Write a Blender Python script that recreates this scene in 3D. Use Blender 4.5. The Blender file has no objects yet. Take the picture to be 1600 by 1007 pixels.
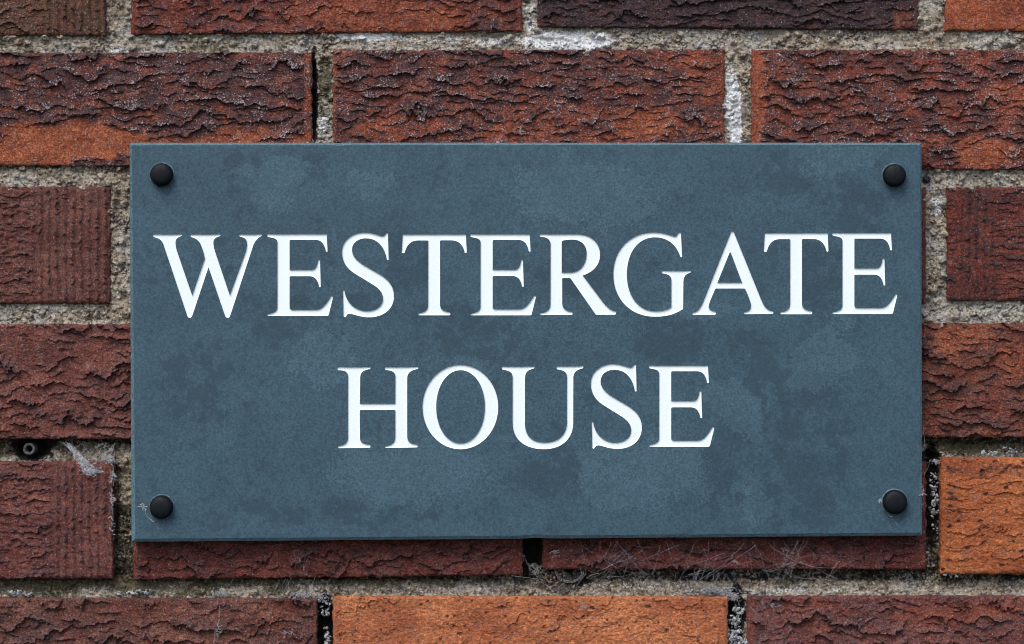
import bpy, bmesh, math, random, re
import numpy as np
from mathutils import Vector

SC = bpy.context.scene
COL = SC.collection
S = 0.00035                 # metres per unit; all plan measures below are in these units (0.35 mm)
DIST = 1.5                  # camera to the face of the plaque
YF = -0.0115                # face of the plaque in front of the brick faces (y = 0)

# ------------------------------------------------------------------ camera
cam = bpy.data.cameras.new('camera'); co = bpy.data.objects.new('camera', cam); COL.objects.link(co)
co.location = (0, YF - DIST, 0); co.rotation_euler = (math.radians(90), 0, 0)
cam.sensor_width = 36; cam.lens = 36 * DIST / (1600 * S)
cam.clip_start = 0.05; cam.clip_end = 200
SC.camera = co

# ------------------------------------------------------------------ sky, sun, exposure
EL, AZ = math.radians(52), math.radians(-24)      # sun up and to the left, behind the camera
w = bpy.data.worlds.new('World'); SC.world = w; w.use_nodes = True
nt = w.node_tree; bg = nt.nodes['Background']
sky = nt.nodes.new('ShaderNodeTexSky'); sky.sky_type = 'NISHITA'; sky.sun_disc = False
sky.sun_elevation = EL; sky.sun_rotation = math.pi - AZ * 1.0
sky.air_density = 0.8; sky.dust_density = 2.0; sky.ozone_density = 1.0
nt.links.new(sky.outputs[0], bg.inputs[0]); bg.inputs[1].default_value = 0.15
sl = bpy.data.lights.new('sun', 'SUN'); so = bpy.data.objects.new('sun', sl); COL.objects.link(so)
sl.energy = 1.45; sl.angle = math.radians(38); sl.color = (1.0, 0.97, 0.90)
d = Vector((math.sin(AZ) * math.cos(EL), -math.cos(AZ) * math.cos(EL), math.sin(EL)))   # towards the sun
so.rotation_euler = d.to_track_quat('Z', 'Y').to_euler(); so.location = d * 3
SC.view_settings.view_transform = 'Standard'; SC.view_settings.look = 'None'
SC.view_settings.gamma = 1; SC.view_settings.use_curve_mapping = False
SC.view_settings.exposure = 0.78
SC.render.engine = 'CYCLES'; SC.cycles.pixel_filter_type = 'BLACKMAN_HARRIS'; SC.cycles.filter_width = 1.05

# ------------------------------------------------------------------ noise in numpy
def _h(ix, iy, seed):
    n = (ix.astype(np.int64) * 374761393 + iy.astype(np.int64) * 668265263 + int(seed) * 1442695041) & 0xffffffff
    n = ((n ^ (n >> 13)) * 1274126177) & 0xffffffff
    n = ((n ^ (n >> 16)) * 2246822519) & 0xffffffff
    return ((n ^ (n >> 15)) & 0xffffff) / float(0xffffff)
def noise(x, y, seed=0):
    x = np.asarray(x, float) + np.zeros_like(y, float); y = np.asarray(y, float) + np.zeros_like(x)
    ix, iy = np.floor(x), np.floor(y); fx, fy = x - ix, y - iy
    u = fx**3 * (fx * (fx * 6 - 15) + 10); v = fy**3 * (fy * (fy * 6 - 15) + 10)
    r = 0
    for dx in (0, 1):
        for dy in (0, 1):
            a = _h(ix + dx, iy + dy, seed) * 2 * math.pi
            g = np.cos(a) * (fx - dx) + np.sin(a) * (fy - dy)
            r = r + g * (u if dx else 1 - u) * (v if dy else 1 - v)
    return r * 1.5
def fbm(x, y, seed=0, o=3):
    r = 0; a = 1.0; t = 0
    for k in range(o):
        r = r + a * noise(x * 2**k, y * 2**k, seed + 17 * k); t += a; a *= 0.55
    return r / t * 1.4
def cells(x, y, seed=0):
    ix, iy = np.floor(x), np.floor(y); f1 = np.full(x.shape, 9.0); idv = np.zeros(x.shape)
    for dx in (-1, 0, 1):
        for dy in (-1, 0, 1):
            cx, cy = ix + dx, iy + dy
            px, py = cx + _h(cx, cy, seed), cy + _h(cx, cy, seed + 5)
            dd = np.hypot(px - x, py - y); m = dd < f1
            f1 = np.where(m, dd, f1); idv = np.where(m, _h(cx, cy, seed + 9), idv)
    return f1, idv
def ss(a, b, x):
    t = np.clip((x - a) / (b - a), 0, 1); return t * t * (3 - 2 * t)

# ------------------------------------------------------------------ helpers
KW = (DIST - YF) / DIST
def wp(px, py, h=0.0):
    """point on / off the wall plane; h = units in front of it (towards the viewer)"""
    return ((px - 800) * S * KW, -h * S, (503.5 - py) * S * KW)
def pp(px, py, dpt=0.0):
    """point on the plaque; dpt = units behind its face"""
    return ((px - 800) * S, YF + dpt * S, (503.5 - py) * S)
def mesh_np(name, V, F, mat, parent=None, smooth=True, fattr=None, cattr=None, quads=True):
    me = bpy.data.meshes.new(name); n = len(V); k = F.shape[1]
    me.vertices.add(n); me.vertices.foreach_set('co', np.ascontiguousarray(V, np.float32).ravel())
    me.loops.add(F.size); me.loops.foreach_set('vertex_index', np.ascontiguousarray(F, np.int32).ravel())
    me.polygons.add(len(F)); me.polygons.foreach_set('loop_start', np.arange(0, F.size, k, dtype=np.int32))
    me.update(calc_edges=True)
    me.polygons.foreach_set('use_smooth', np.full(len(F), smooth))
    for nm, a in (fattr or {}).items():
        at = me.attributes.new(nm, 'FLOAT', 'POINT'); at.data.foreach_set('value', np.ascontiguousarray(a, np.float32).ravel())
    for nm, a in (cattr or {}).items():
        at = me.attributes.new(nm, 'FLOAT_COLOR', 'POINT')
        at.data.foreach_set('color', np.ascontiguousarray(np.concatenate([a, np.ones((n, 1))], 1), np.float32).ravel())
    me.materials.append(mat)
    o = bpy.data.objects.new(name, me); COL.objects.link(o); o.parent = parent
    return o
def mesh_py(name, V, F, mat, parent=None, smooth=False):
    me = bpy.data.meshes.new(name); me.from_pydata(V, [], F); me.update()
    if smooth: me.polygons.foreach_set('use_smooth', [True] * len(me.polygons))
    me.materials.append(mat)
    o = bpy.data.objects.new(name, me); COL.objects.link(o); o.parent = parent
    return o
def thing(name, label, cat, loc=(0, 0, 0)):
    o = bpy.data.objects.new(name, None); COL.objects.link(o); o.location = loc
    o.empty_display_size = 0.02; o['label'] = label; o['category'] = cat
    return o
def tag(o, label, cat, group=None, kind=None):
    o['label'] = label; o['category'] = cat
    if group: o['group'] = group
    if kind: o['kind'] = kind
    return o

class NT:
    """small node helper; texture space is measured in the same 0.35 mm units"""
    def __init__(s, name):
        s.m = bpy.data.materials.new(name); s.m.use_nodes = True; s.t = s.m.node_tree
        s.b = s.t.nodes['Principled BSDF']
        tc = s.t.nodes.new('ShaderNodeTexCoord'); mp = s.t.nodes.new('ShaderNodeMapping')
        mp.inputs['Scale'].default_value = (1 / S,) * 3
        s.t.links.new(tc.outputs['Object'], mp.inputs[0]); s.co = mp.outputs[0]
    def n(s, typ, **kw):
        k = s.t.nodes.new(typ)
        for a, v in kw.items(): setattr(k, a, v)
        return k
    def put(s, sock, v):
        if hasattr(v, 'links') or isinstance(v, bpy.types.NodeSocket): s.t.links.new(v, sock)
        else: sock.default_value = v
    def noise(s, size, det=3, rough=.55, off=0, stretch=None, dist=0):
        k = s.n('ShaderNodeTexNoise'); mp = s.n('ShaderNodeMapping')
        sc = 1.0 / size
        st = stretch or (1, 1, 1)
        mp.inputs['Scale'].default_value = (sc * st[0], sc * st[1], sc * st[2]); mp.inputs['Location'].default_value = (off, off * .7, off * 1.3)
        s.t.links.new(s.co, mp.inputs[0]); s.t.links.new(mp.outputs[0], k.inputs['Vector'])
        k.inputs['Scale'].default_value = 1; k.inputs['Detail'].default_value = det; k.inputs['Roughness'].default_value = rough
        k.inputs['Distortion'].default_value = dist
        return k.outputs['Fac']
    def voro(s, size, out='Distance', off=0, rnd=1.0):
        k = s.n('ShaderNodeTexVoronoi'); mp = s.n('ShaderNodeMapping')
        mp.inputs['Scale'].default_value = (1 / size,) * 3; mp.inputs['Location'].default_value = (off,) * 3
        s.t.links.new(s.co, mp.inputs[0]); s.t.links.new(mp.outputs[0], k.inputs['Vector'])
        k.inputs['Scale'].default_value = 1; k.inputs['Randomness'].default_value = rnd
        return k.outputs[out]
    def math(s, op, a, b=0.0, c=None):
        k = s.n('ShaderNodeMath', operation=op); s.put(k.inputs[0], a); s.put(k.inputs[1], b)
        if c is not None: s.put(k.inputs[2], c)
        return k.outputs[0]
    def step(s, x, lo, hi):
        k = s.n('ShaderNodeMapRange'); k.interpolation_type = 'SMOOTHSTEP'
        s.put(k.inputs['Value'], x); k.inputs['From Min'].default_value = lo; k.inputs['From Max'].default_value = hi
        return k.outputs[0]
    def lin(s, x, lo, hi, a, b):
        k = s.n('ShaderNodeMapRange'); s.put(k.inputs['Value'], x)
        for nm, v in (('From Min', lo), ('From Max', hi), ('To Min', a), ('To Max', b)): k.inputs[nm].default_value = v
        return k.outputs[0]
    def mix(s, f, a, b, mode='MIX'):
        k = s.n('ShaderNodeMix', data_type='RGBA', blend_type=mode); k.clamp_factor = True
        s.put(k.inputs[0], f)
        s.put(k.inputs[6], a if not isinstance(a, tuple) else (*a, 1)); s.put(k.inputs[7], b if not isinstance(b, tuple) else (*b, 1))
        return k.outputs[2]
    def attr(s, nm, out='Fac'):
        k = s.n('ShaderNodeAttribute'); k.attribute_name = nm; return k.outputs[out]
    def grey(s, v):
        k = s.n('ShaderNodeCombineColor'); 
        for i in range(3): s.put(k.inputs[i], v)
        return k.outputs[0]
    def bump(s, h, dist, strength=1.0, nrm=None):
        k = s.n('ShaderNodeBump'); s.put(k.inputs['Height'], h); k.inputs['Distance'].default_value = dist * S
        k.inputs['Strength'].default_value = strength
        if nrm is not None: s.t.links.new(nrm, k.inputs['Normal'])
        return k.outputs[0]
    def out(s, col, rough=.8, nrm=None, spec=.3):
        s.put(s.b.inputs['Base Color'], col if not isinstance(col, tuple) else (*col, 1))
        s.put(s.b.inputs['Roughness'], rough); s.b.inputs['Specular IOR Level'].default_value = spec
        if nrm is not None: s.t.links.new(nrm, s.b.inputs['Normal'])
        return s.m

# ------------------------------------------------------------------ materials
def mat_brick():
    t = NT('fired_clay_brick')
    body, crustc = t.attr('body', 'Color'), t.attr('crustc', 'Color')
    cr, sp = t.attr('crust'), t.attr('speck')
    # clay body, mottled
    m1 = t.noise(30, 4, .62); m2 = t.noise(6, 3, .68, 3.1); g = t.noise(2.3, 2, .8, 12.3); g2 = t.noise(5.5, 3, .75, 14.0)
    b = t.mix(t.math('MAXIMUM', t.step(m1, .36, .64), t.math('MULTIPLY', t.attr('pit'), .62)), t.mix(1.0, body, (.62, .54, .56), 'MULTIPLY'), body)
    b = t.mix(t.step(m2, .50, .66), b, t.mix(1.0, body, (1.25, 1.45, 1.5), 'MULTIPLY'))
    b = t.mix(t.math('MULTIPLY', t.step(t.noise(15, 4, .7, 33.0), .56, .68), .5), b, (.24, .17, .16))
    # crust tone: a burnt skin over a dull half-burnt layer
    c = t.mix(t.step(t.noise(8, 4, .65, 7.7), .38, .64), crustc, t.mix(1.0, crustc, (1.9, 1.75, 1.75), 'MULTIPLY'))
    mid = t.mix(t.step(t.noise(7, 3, .7, 17.7), .35, .65), t.mix(.30, b, c), t.mix(.72, b, c))
    f = t.math('ADD', cr, t.lin(t.noise(5, 4, .75, 1.3), .3, .7, -.36, .36))
    col = t.mix(t.step(f, .16, .42), b, mid)
    col = t.mix(t.step(f, .42, .66), col, c)
    gc = t.lin(g, .36, .64, .42, 1.50); gc = t.math('ADD', gc, t.math('MULTIPLY', t.math('SUBTRACT', 1.0, gc), t.math('MULTIPLY', t.attr('pit'), .55)))
    col = t.mix(1.0, col, t.grey(gc), 'MULTIPLY')
    col = t.mix(1.0, col, t.grey(t.lin(g2, .34, .66, .78, 1.20)), 'MULTIPLY')
    # pale salt / sand grains, in clusters
    clus = t.step(t.noise(17, 4, .7, 21), .38, .62)
    amt = t.math('MULTIPLY', sp, clus)
    thr = t.lin(amt, 0, 1.3, .70, .47)
    nz = t.noise(2.5, 1, .6, 41)
    dot = t.n('ShaderNodeMapRange'); t.put(dot.inputs['Value'], t.math('SUBTRACT', nz, thr)); dot.inputs['From Min'].default_value = 0; dot.inputs['From Max'].default_value = .045
    dot = dot.outputs[0]
    col = t.mix(t.math('MULTIPLY', dot, .72), col, (.50, .42, .42))
    # dark pits on smooth bricks
    pit = t.attr('pit'); pv = t.voro(13, 'Distance', 5.1); pc = t.voro(13, 'Color', 5.1)
    s2 = t.n('ShaderNodeSeparateColor'); t.t.links.new(pc, s2.inputs[0])
    pm = t.math('MULTIPLY', t.math('SUBTRACT', 1.0, t.step(t.math('ADD', pv, t.lin(g2, .3, .7, -.16, .16)), .06, .2)), t.math('LESS_THAN', s2.outputs[1], t.math('MULTIPLY', pit, .33)))
    col = t.mix(t.math('MULTIPLY', pm, .8), col, (.06, .03, .03))
    col = t.mix(1.0, col, (.86, .87, .87), 'MULTIPLY')
    hh = t.math('ADD', t.math('MULTIPLY', t.noise(3.4, 4, .8, 4.4), 1.0), t.math('MULTIPLY', dot, .35))
    hh = t.math('SUBTRACT', hh, t.math('MULTIPLY', pm, .8))
    return t.out(col, .82, t.bump(hh, 4.2, 1.0), .28)
def mat_mortar():
    t = NT('lime_mortar')
    wh, mo, dk, tan = t.attr('white'), t.attr('moss'), t.attr('dark'), t.attr('tan')
    vc = t.voro(5.5, 'Color', .5); sp = t.n('ShaderNodeSeparateColor'); t.t.links.new(vc, sp.inputs[0])
    vc2 = t.voro(2.8, 'Color', 4.5); sp2 = t.n('ShaderNodeSeparateColor'); t.t.links.new(vc2, sp2.inputs[0])
    base = t.mix(t.step(t.noise(20, 5, .72), .38, .62), (.20, .155, .11), (.46, .39, .30))
    base = t.mix(t.step(t.noise(55, 3, .6, 61), .42, .60), base, t.mix(t.step(t.noise(9, 4, .7, 66), .4, .6), (.27, .245, .21), (.50, .465, .41)))
    tanc = t.mix(t.step(t.noise(7, 4, .7), .35, .65), (.15, .105, .066), (.36, .275, .185))
    base = t.mix(t.math('MULTIPLY', tan, .85), base, tanc)
    base = t.mix(t.math('MULTIPLY', t.step(sp.outputs[0], .80, .84), .7), base, (.50, .44, .33))
    base = t.mix(t.math('MULTIPLY', t.step(sp2.outputs[2], .84, .9), .6), base, (.60, .57, .52))
    base = t.mix(t.math('MULTIPLY', t.step(sp2.outputs[1], .84, .88), .65), base, (.055, .042, .034))
    g = t.noise(1.9, 2, .8, 8.3)
    mossc = t.mix(t.step(t.noise(5, 3, .7, 3.0), .35, .65), (.022, .019, .010), (.125, .105, .045))
    mf = t.math('ADD', mo, t.lin(t.noise(7, 5, .78, 2.0), .3, .7, -.42, .42))
    base = t.mix(t.math('MULTIPLY', t.step(mf, .35, .62), .85), base, mossc)
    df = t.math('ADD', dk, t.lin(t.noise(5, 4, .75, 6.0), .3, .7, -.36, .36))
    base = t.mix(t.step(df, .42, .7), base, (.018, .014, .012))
    wf = t.math('ADD', wh, t.lin(t.noise(4, 4, .8, 11.0), .3, .7, -.5, .5))
    base = t.mix(t.step(wf, .42, .58), base, t.mix(t.step(t.noise(4, 3, .7, 91), .3, .6), (.52, .52, .51), (.82, .83, .83)))
    base = t.mix(1.0, base, t.grey(t.lin(g, .30, .70, .68, 1.25)), 'MULTIPLY')
    return t.out(base, .9, t.bump(t.noise(3.0, 4, .85, 4.4), 4.0, 1.0), .2)
def mat_slate():
    t = NT('honed_slate')
    sepx = t.n('ShaderNodeSeparateXYZ'); t.t.links.new(t.co, sepx.inputs[0])
    x = t.math('ADD', sepx.outputs[0], 800.0); y = t.math('SUBTRACT', 503.5, sepx.outputs[2])
    wx = t.lin(t.noise(60, 5, .65, 1.0), 0, 1, -75, 75); wy = t.lin(t.noise(60, 5, .65, 9.0), 0, 1, -75, 75)
    x = t.math('ADD', x, wx); y = t.math('ADD', y, wy)
    def blob(cx, cy, rx, ry, rot=0):
        a = math.radians(rot); c, s_ = math.cos(a), math.sin(a)
        dx, dy = t.math('SUBTRACT', x, cx), t.math('SUBTRACT', y, cy)
        u = t.math('ADD', t.math('MULTIPLY', dx, c / rx), t.math('MULTIPLY', dy, s_ / rx))
        v = t.math('ADD', t.math('MULTIPLY', dx, -s_ / ry), t.math('MULTIPLY', dy, c / ry))
        r = t.math('SQRT', t.math('ADD', t.math('MULTIPLY', u, u), t.math('MULTIPLY', v, v)))
        return t.math('SUBTRACT', 1.0, t.step(r, .55, 1.25))
    def group(L):
        r = None
        for b in L:
            k = blob(*b); r = k if r is None else t.math('MAXIMUM', r, k)
        return r
    dark = group([(1205, 625, 26, 80, -25), (1235, 700, 34, 60, 0), (1180, 770, 60, 30, 30), (1040, 535, 70, 24, 15), (700, 500, 60, 18, 0), (560, 480, 40, 20, 0), (1330, 330, 40, 40, 0), (1265, 760, 48, 85, 10), (1250, 600, 42, 60, 30), (1185, 560, 60, 26, 25), (1300, 690, 22, 70, 0), (1150, 700, 30, 60, -15), (1215, 660, 30, 40, 0), (860, 740, 50, 45, 0), (760, 540, 100, 38, 0),
                  (640, 410, 45, 60, 0), (440, 500, 70, 40, 0), (380, 270, 25, 60, -10), (1215, 270, 50, 45, 0), (1050, 520, 60, 30, 10),
                  (300, 600, 60, 70, 0), (1280, 420, 45, 60, 0), (900, 420, 60, 50, 0), (480, 270, 20, 40, 0), (1110, 760, 30, 60, 20), (520, 800, 220, 22, 0)])
    light = group([(430, 285, 55, 45, 0), (580, 285, 30, 40, 0), (1320, 250, 60, 30, 0), (1000, 740, 110, 60, 0), (1150, 640, 40, 55, -30), (720, 560, 30, 20, 0),
                   (500, 560, 55, 40, 20), (1290, 560, 40, 60, 30), (900, 300, 130, 50, 0), (640, 740, 120, 50, 0), (1090, 480, 60, 25, 0), (1180, 800, 25, 40, 0)])
    gr = t.noise(3.4, 2, .8, 3.3); gm = t.noise(8, 5, .8, 13.3); gl = t.noise(30, 6, .75, 23.3)
    rg = t.lin(gr, .3, .7, -.5, .5); rm = t.lin(gm, .3, .7, -.5, .5); rl = t.lin(gl, .3, .7, -.5, .5)
    col = t.mix(t.step(t.noise(80, 4, .65, 30), .36, .64), (.0285, .065, .090), (.034, .076, .104))
    # fine dark bloom: crisp ragged patches that break up into a stipple of tiny dots
    fld = t.math('ADD', t.math('MULTIPLY', dark, .74), t.math('ADD', t.math('MULTIPLY', rl, 2.0), t.math('MULTIPLY', rm, 1.5)))
    fld = t.math('ADD', fld, t.math('MULTIPLY', rg, .5))
    df = t.math('MULTIPLY', t.step(fld, .50, .54), t.lin(rg, -.2, .2, .55, 1.25))
    wide = t.step(t.math('ADD', t.math('MULTIPLY', dark, .6), t.math('MULTIPLY', rl, 1.8)), .28, .50)
    col = t.mix(t.math('MULTIPLY', wide, .10), col, (.0165, .040, .058))
    col = t.mix(t.math('MULTIPLY', df, .56), col, (.014, .034, .049))
    # paler rubbed areas with a soft ragged rim
    lf = t.step(t.math('ADD', light, t.math('ADD', t.math('MULTIPLY', rl, .7), t.math('MULTIPLY', rg, .7))), .47, .54)
    col = t.mix(t.math('MULTIPLY', lf, .36), col, (.058, .116, .148))
    col = t.mix(1.0, col, t.grey(t.lin(gr, .34, .66, .66, 1.30)), 'MULTIPLY')
    # hair scratches
    sc = t.noise(60, 1, .5, 71, stretch=(1, 1, .02)); sc2 = t.noise(60, 1, .5, 81, stretch=(.03, 1, 1.4))
    ln = t.math('MAXIMUM', t.math('SUBTRACT', 1.0, t.step(t.math('ABSOLUTE', t.math('SUBTRACT', sc, .41)), 0, .0035)),
                t.math('SUBTRACT', 1.0, t.step(t.math('ABSOLUTE', t.math('SUBTRACT', sc2, .6)), 0, .003)))
    ln = t.math('MULTIPLY', ln, t.step(t.noise(90, 2, .5, 91), .54, .66))
    col = t.mix(t.math('MULTIPLY', ln, .09), col, (.20, .30, .37))
    return t.out(col, t.lin(gm, .3, .7, .5, .66), t.bump(t.noise(3, 4, .75, 2.2), .8, .5), .35)
def mat_paint():
    t = NT('white_letter_paint')
    g = t.noise(3, 3, .7)
    return t.out(t.mix(g, (.71, .775, .77), (.76, .825, .82)), .55, t.bump(g, .5, .4), .3)
def mat_plastic():
    t = NT('black_plastic')
    g = t.noise(5, 4, .7)
    s1 = t.step(t.noise(7, 2, .5, 5, stretch=(3, 1, .25)), .60, .72)
    return t.out(t.mix(t.math('MULTIPLY', s1, .25), (.003, .0045, .0065), (.04, .05, .06)), t.lin(g, .3, .7, .45, .65), t.bump(g, .6, .5), .16)
def mat_plain(name, a, b, size=5, rough=.8, alpha=None, bump=.6):
    t = NT(name); g = t.noise(size, 3, .7)
    m = t.out(t.mix(t.step(g, .35, .65), a, b), rough, t.bump(g, bump, .6), .2)
    if alpha is not None: t.b.inputs['Alpha'].default_value = alpha
    return m
M_BRICK, M_MORTAR, M_SLATE, M_PAINT, M_CAP = mat_brick(), mat_mortar(), mat_slate(), mat_paint(), mat_plastic()
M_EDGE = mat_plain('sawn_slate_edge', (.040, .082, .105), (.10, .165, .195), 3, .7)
M_WASH = mat_plain('grey_plastic_washer', (.05, .085, .11), (.10, .15, .18))
M_SILK = mat_plain('dusty_spider_silk', (.26, .25, .26), (.50, .49, .51), 9, .9, .36)
M_SILKW = mat_plain('matted_white_silk', (.30, .30, .32), (.66, .67, .70), 3, .95, .62, bump=2)
M_PLUG = mat_plain('weathered_grey_plastic', (.035, .035, .036), (.13, .125, .12), 3)
M_GRITG = mat_plain('pale_grit', (.10, .10, .10), (.42, .43, .45), 7)
M_GRITB = mat_plain('brown_grit', (.035, .028, .022), (.20, .16, .12), 6)
M_CLAYBIT = mat_plain('brick_crumb', (.30, .09, .04), (.50, .20, .10), 5)
M_PEB = mat_plain('dark_pebble', (.012, .014, .015), (.035, .04, .04), 5)

# ------------------------------------------------------------------ the wall
RED, ORG, LORG, DUL, DRK = (.20, .056, .036), (.33, .095, .042), (.53, .17, .068), (.165, .050, .036), (.13, .042, .030)
CRU, CRD, CRR, CRB = (.060, .030, .030), (.036, .022, .024), (.085, .032, .027), (.070, .042, .026)
# corners tl, tr, br, bl (x,y); then look
def B(x0, x1, yt0, yt1, yb0, yb1, **k):
    dct = dict(q=((x0, yt0), (x1, yt1), (x1, yb1), (x0, yb0)), body=RED, cr=CRU, crust=.5, speck=.4, P=30, A=5.2, comb=None, patch=[], pit=0, lip=(10, 10), rad=5, fl=1.0, blob=0, fine=True)
    dct.update(k); return dct
bricks = [
  B(-450, 165, -131, -131, 55, 56, body=(.165, .060, .036), cr=CRB, crust=.45, speck=.5, comb=(75, 165), P=24, A=4),
  B(205, 815, -131, -133, 54, 49, body=(.245, .060, .034), crust=.46, speck=.55, patch=[(590, 30, 120, 60, -.5), (690, 40, 60, 25, -.25)], hot=.45, P=30, rad=4),
  B(840, 1435, -135, -131, 42, 47, body=DRK, cr=CRD, crust=.80, speck=.35, P=24, patch=[(1408, 35, 18, 30, -.5)], hot=.3),
  B(1477, 2090, -131, -131, 48, 48, body=(.34, .080, .036), crust=.02, speck=.1, fl=.25, pit=.25, patch=[(1560, 20, 200, 60, -.4)]),
  B(-130, 487, 83, 82, 258, 262, body=(.30, .072, .034), crust=.68, speck=1.1, P=27, A=6, patch=[(110, 222, 130, 30, -.9), (30, 245, 90, 22, -.7), (300, 235, 140, 22, -.35), (400, 215, 90, 25, -.25)], lip=(10, 16)),
  B(520, 1132, 79, 77, 262, 264, body=(.29, .070, .036), crust=.62, speck=1.0, P=26, A=6, patch=[(900, 205, 200, 40, -.22), (1010, 190, 60, 30, -.3), (620, 200, 80, 22, -.3), (1100, 120, 40, 50, -.3)], lip=(6, 8)),
  B(1174, 1785, 78, 78, 264, 266, body=(.28, .065, .034), crust=.52, speck=1.1, P=25, A=6, patch=[(1540, 240, 50, 25, -.6), (1570, 150, 40, 25, -.3), (1186, 150, 10, 90, -.45)], lip=(16, 10)),
  B(-445, 172, 290, 292, 473, 475, body=(.185, .062, .046), cr=(.10, .048, .040), crust=.32, speck=.22, comb=(58, 172), P=22, A=4, blob=1, rad=9),
  B(205, 1447, 292, 292, 474, 474, fine=False, body=DUL, fl=.3, crust=.1),
  B(1480, 2090, 293, 293, 470, 470, body=(.20, .045, .028), cr=CRD, crust=.38, speck=.2, comb=(1488, 1560), P=15, A=2.6, rad=6, fl=.8),
  B(-130, 487, 507, 506, 686, 686, body=(.205, .068, .050), cr=(.085, .045, .044), crust=.34, speck=.03, P=33, A=7.5, lip=(10, 4), patch=[(60, 600, 50, 22, -.2), (150, 560, 40, 20, -.25), (40, 670, 90, 10, -.3)], hot=.25),
  B(520, 1132, 506, 506, 686, 686, fine=False),
  B(1172, 1785, 506, 505, 683, 684, body=(.26, .075, .042), cr=(.075, .035, .030), crust=.48, speck=.12, P=30, A=7, patch=[(1500, 530, 60, 20, -.3), (1590, 560, 40, 30, -.4)]),
  B(-445, 176, 722, 722, 905, 905, body=(.205, .062, .046), cr=(.085, .042, .040), crust=.33, speck=.12, comb=(85, 176), P=20, A=4.5, blob=1, rad=9),
  B(208, 817, 722, 722, 906, 899, body=(.17, .040, .028), cr=(.070, .031, .028), crust=.42, speck=.12, P=34, A=7, lip=(6, 24)),
  B(848, 1447, 722, 722, 890, 890, body=(.17, .040, .030), cr=(.060, .028, .028), crust=.42, speck=.12, P=34, A=6, lip=(14, 14)),
  B(1470, 2090, 715, 715, 898, 898, body=(.47, .135, .045), cr=(.13, .045, .03), crust=-.05, speck=.08, P=26, A=2.6, fl=.75, pit=1, patch=[(1545, 735, 90, 12, .42), (1485, 760, 12, 80, .2)], rad=8),
  B(-120, 495, 935, 936, 1118, 1118, body=(.20, .070, .048), cr=(.090, .045, .040), crust=.42, speck=.25, P=36, A=7.5, lip=(8, 8), patch=[(250, 955, 90, 14, -.2), (60, 985, 60, 20, .15), (420, 960, 50, 20, -.25)], hot=.3),
  B(520, 1137, 932, 933, 1118, 1118, body=LORG, cr=(.27, .10, .055), crust=-.05, speck=.2, P=62, A=3.0, patch=[(640, 990, 60, 20, .30), (770, 940, 26, 9, .35), (1010, 975, 70, 20, .25), (870, 990, 50, 14, .25)], fl=.8, pit=1, lip=(5, 5), rad=5),
  B(1168, 1785, 932, 932, 1116, 1116, body=(.22, .062, .046), cr=(.10, .05, .047), crust=.46, speck=.22, P=36, A=8, patch=[(1480, 960, 90, 18, -.35), (1570, 945, 40, 12, -.4), (1250, 950, 60, 14, -.2)], hot=.5),
]
random.seed(4)
for r in range(-3, 9):          # the wall going on around the view
    for c in range(-3, 5):
        y0 = 78 + 214 * (r - 1); x0 = (-445 if r % 2 == 0 else -130) + 650 * (c)
        x1 = x0 + 612
        if 0 <= r <= 5 and x1 > -20 and x0 < 1620: continue
        if any(abs(b['q'][0][0] - x0) < 80 and abs(b['q'][0][1] - y0) < 60 for b in bricks): continue
        bricks.append(B(x0, x1, y0, y0, y0 + 184, y0 + 184, fine=False, body=random.choice([RED, ORG, DUL, RED]), crust=random.uniform(.2, .6), P=random.uniform(24, 34), A=6))

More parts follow.
